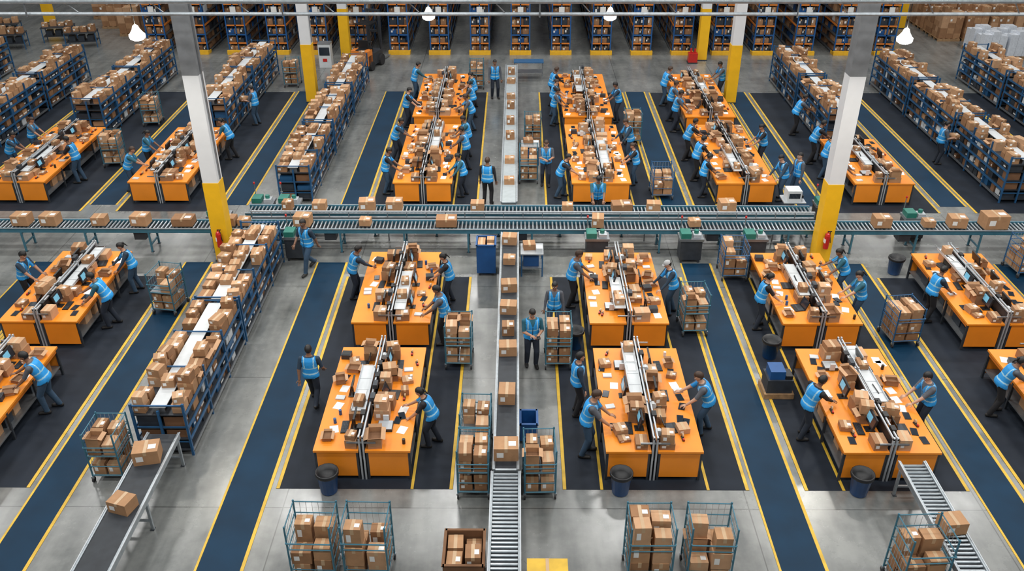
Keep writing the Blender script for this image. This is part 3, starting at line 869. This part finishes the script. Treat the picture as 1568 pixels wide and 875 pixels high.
    g.ell((.092,0,-.018), .018,.013,.024,'skin',8,6); g.ell((.1,0,-.030), .013,.017,.010,'skin',8,5)
    for s in (-1,1):
        g.ell((.080,.031*s,.004), .012,.015,.009,'eye',8,6); g.ell((.0895,.031*s,.003), .005,.007,.007,'dark',8,5)
        g.ell((.083,.032*s,.026), .008,.020,.0045,'hair',8,4)
        g.ell((-.004,.076*s,-.005), .020,.009,.032,'skin',8,6)
    g.ell((.086,0,-.060), .010,.024,.0075,'lip',10,5); g.ell((.078,0,-.098),.018,.022,.016,'skin',8,5)
    if cap:
        g.mats.append('cap_grey')
        g.ell((-.004,0,.03),.104,.086,.095,'cap_grey',20,12,None,lambda c: c.z > .008); g.ell((.095,0,.045),.06,.06,.008,'cap_grey',12,5)
        g.ell((-.008,0,.004), .101,.083,.118,'hair',20,14,hf, lambda c: c.x < -.01 and -.07 < c.z < .05)
    else:
        g.ell((-.006,0,.008), .103,.085,.124,'hair',24,16,hf, lambda c: (c.z > .055) or (c.x < .0 and c.z > -.065) or (c.x < .03 and c.z > .02))
    if female:
        g.ell((-.118,0,.03),.035,.035,.035,'hair',10,7); g.tube((-.125,0,.02),(-.135,0,-.12),.026,8,'hair',.012); g.ell((-.135,0,-.12),.012,.012,.02,'hair',8,5)
    elif not cap and pose.get('beard'):
        g.ell((.012,0,-.018), .094,.074,.108,'hair',20,14,hf, lambda c: c.z < -.068 and c.x > 0)
    for (s, el, w) in wr:
        d = (w-el).normalized()
        if pose.get('hflat'): d = (d+V((.6,0,.35))).normalized()
        up = V((0,0,1)) if abs(d.z) < .85 else V((1,0,0))
        yv = up.cross(d).normalized(); zv = d.cross(yv)
        g.M = Matrix(((d.x,yv.x,zv.x,w.x),(d.y,yv.y,zv.y,w.y),(d.z,yv.z,zv.z,w.z),(0,0,0,1)))
        g.ell((.042,0,0),.054,.040,.017,'skin',12,7); g.ell((.0,0,0),.03,.026,.022,'skin',10,6)
        for i,(yy,l) in enumerate(((-.030,.060),(-.011,.074),(.010,.079),(.030,.070))):
            p = V((.078,yy*s,0)); ang = -.15
            for k,(ll,rr) in enumerate(((.45,.0098),(.32,.009),(.25,.0078))):
                ang -= (.22,.35,.3)[k]; q = p+V((math.cos(ang),yy*s*1.2,math.sin(ang)))*(l*ll)
                g.tube(p,q,rr,6,'skin',rr*.88); g.ell(q,rr*.9,rr*.9,rr*.9,'skin',6,4); p = q
        p = V((.022,.032*s,-.004))
        for k,(l,dx,dy,dz) in enumerate(((.036,.6,.75,-.2),(.03,.85,.4,-.35))):
            q = p+V((dx,dy*s,dz)).normalized()*l; g.tube(p,q,.0118-.0015*k,7,'skin',.0105-.0015*k); g.ell(q,.0095,.0095,.0095,'skin',6,4); p = q
    g.M = None
    if pose.get('hold') == 'box':
        m = (wr[0][2]+wr[1][2])/2+V((.07,0,-.06)); g.carton(m.x,m.y,m.z-.03,.28,abs(wr[0][2].y-wr[1][2].y)-.03,.2,0,random.Random(3))
    if pose.get('hold') == 'scan':
        m = wr[0][2]+V((.08,-.02,.0)); g.box(m.x-.03,m.x+.09,m.y-.04,m.y+.04,m.z-.01,m.z+.015,'dark')
    real = {'shirt':'shirt_navy','vest':'vest_blue','reflect':'reflect','pants':'pants_navy','skin':'skin_tan','shoe':'shoe','hair':'hair_black','eye':'eye_white','dark':'black','lip':'lip'}
    g.mats = [real.get(n, n) for n in g.mats]
    return g.mesh('warehouse_worker', True)

POSES = {
 'work': dict(lean=14, head=28, R=(.42,-.16,.93), L=(.46,.15,.93), fL=(.02,.12,.09), fR=(-.10,-.12,.09), hflat=1),
 'reach': dict(lean=24, head=18, R=(.62,-.12,.95), L=(.42,.20,.90), fL=(.04,.12,.09), fR=(-.16,-.12,.09), pz=.94, hflat=1),
 'hold': dict(lean=7, head=25, R=(.36,-.15,1.10), L=(.38,.15,1.10), fL=(.0,.11,.09), fR=(-.03,-.12,.09), hold='box'),
 'scan': dict(lean=4, head=20, R=(.30,-.06,1.12), L=(.28,.12,1.10), fL=(.05,.10,.09), fR=(-.05,-.11,.09), hold='scan', beard=1),
 'walk': dict(lean=5, head=6, R=(.22,-.25,.90), L=(-.16,.25,.84), fL=(.28,.08,.10), fR=(-.30,-.08,.15), tfR=1, pz=.92),
 'stand': dict(lean=3, head=10, R=(.12,-.26,.84), L=(.10,.26,.84), fL=(.03,.12,.09), fR=(-.03,-.12,.09), long=1),
 'twist': dict(lean=18, head=24, twist=24, hyaw=20, R=(.50,.05,.95), L=(.30,.36,.92), fL=(.0,.13,.09), fR=(-.12,-.12,.09), hflat=1, long=1),
}
PMESH = {}
def pm(pose, fem, cap=False):
    k = (pose, fem, cap)
    if k not in PMESH: PMESH[k] = person_mesh(POSES[pose], fem, cap)
    return PMESH[k]
def worker(pose, x, y, deg, fem=False, cap=False, look=None):
    me = pm(pose, fem, cap)
    o = put('warehouse_worker', me, (x,y,0), math.radians(deg))
    s = R.uniform(.96,1.02)*(.95 if fem else 1.0); o.scale = (s*1.04,s*1.04,s)
    rnd = look or (R.choice(['skin_tan','skin_brown','skin_brown','skin_light','skin_tan']), R.choice(['hair_black','hair_black','hair_brown']), R.choice(['shirt_navy','shirt_grey','shirt_teal','shirt_black']), R.choice(['pants_navy','pants_black','pants_jean']))
    for i, key in ((4,0),(6,1),(0,2),(3,3)):
        o.material_slots[i].link = 'OBJECT'; o.material_slots[i].material = MT[rnd[key]]
    return o
E = 1.31
def at(k, side, y, pose='work', fem=False, cap=False, dx=0, da=0):
    x = XS[k]+side*(E+dx); worker(pose, x, y, (180 if side > 0 else 0)+da+R.uniform(-12,12), fem, cap)
worker('walk', -4.72, 16.6, 92, look=('skin_brown','hair_black','shirt_navy','pants_navy')).scale = (.98,.98,.94)
at('Al', 1, 15.15, 'reach', True); at('Al', 1, 19.15, 'work'); at('Al', 1, 21.1, 'work', True); at('Al', -1, 21.4, 'twist')
worker('stand', 1.38, 16.25, 10); at('Ar', -1, 14.85, 'work'); at('Ar', 1, 15.6, 'reach'); at('Ar', -1, 21.0, 'work'); at('Ar', 1, 20.6, 'twist', False, True)
worker('scan', .38, 18.15, -82, look=('skin_tan','hair_black','shirt_teal','pants_navy'))
worker('stand', .98, 19.6, -95, True)
at('Br', -1, 15.45, 'twist'); at('Br', 1, 15.65, 'work'); at('Br', -1, 19.9, 'work', True); at('Br', 1, 21.5, 'reach', True); at('Br', 1, 20.1, 'work', True)
at('Cr', -1, 20.3, 'work'); at('Cr', -1, 16.3, 'reach', True)
at('Bl', 1, 16.3, 'reach'); at('Bl', 1, 19.9, 'reach', False); at('Bl', 1, 21.7, 'twist', True); at('Bl', -1, 21.0, 'work')
worker('walk', -6.1, 22.9, -118, look=('skin_brown','hair_black','shirt_navy','pants_jean'))
worker('stand', -.98, 27.5, 80); worker('scan', 1.02, 29.1, -90); worker('stand', -.98, 38.6, -80)
for (k, s, y, p) in (('Al',-1,28.4,'work'),('Al',-1,31.4,'reach'),('Al',-1,35.0,'work'),('Al',-1,38.4,'twist'),('Al',1,28.2,'twist'),('Al',1,30.4,'work'),('Al',1,34.4,'reach'),('Al',1,37.3,'work'),('Al',1,31.6,'work'),('Al',1,36.0,'work'),
    ('Ar',-1,28.1,'reach'),('Ar',-1,35.2,'work'),('Ar',-1,37.7,'twist'),('Ar',1,29.2,'work'),('Ar',1,31.2,'twist'),('Ar',1,35.6,'work'),('Ar',-1,36.4,'work'),
    ('Br',-1,28.2,'work'),('Br',-1,29.6,'twist'),('Br',-1,31.5,'reach'),('Br',-1,34.5,'work'),('Br',-1,35.8,'work'),('Br',-1,37.7,'twist'),('Br',1,27.95,'twist'),('Br',1,30.9,'work'),('Br',1,38.6,'work'),
    ('Cr',-1,28.3,'work'),('Cr',-1,31.2,'reach'),('Cr',-1,29.8,'twist'),('Bl',-1,30.3,'work'),('Bl',1,29.2,'work'),('Bl',1,31.5,'reach'),('Bl',-1,28.6,'reach')):
    at(k, s, y, p, R.random() < .4)
worker('work', -16.9+1.3, 29.3, 180); worker('reach', -16.9-1.3, 30.0, 0); worker('work', -16.9-1.3, 31.6, 0, True); worker('hold', -10.75, 35.2, 170); worker('hold', 15.7, 31.2, 0, True)
worker('work', 2.6, 26.2, -90); worker('reach', 11.2, 34.2, 0); worker('stand', 9.55, 28.0, 200)

# ------------------------------------------------------------ world, camera
w = bpy.data.worlds.new('world'); sc.world = w; w.use_nodes = True
w.node_tree.nodes['Background'].inputs[0].default_value = (.35,.4,.45,1); w.node_tree.nodes['Background'].inputs[1].default_value = .3
cam = bpy.data.cameras.new('camera'); co = bpy.data.objects.new('camera', cam); sc.collection.objects.link(co)
co.location = (0,0,13); co.rotation_euler = (math.radians(90-30.5), 0, .0057)
cam.lens = 36*1364/1568; cam.sensor_width = 36; cam.clip_end = 300
sc.camera = co
sc.view_settings.view_transform = 'Standard'
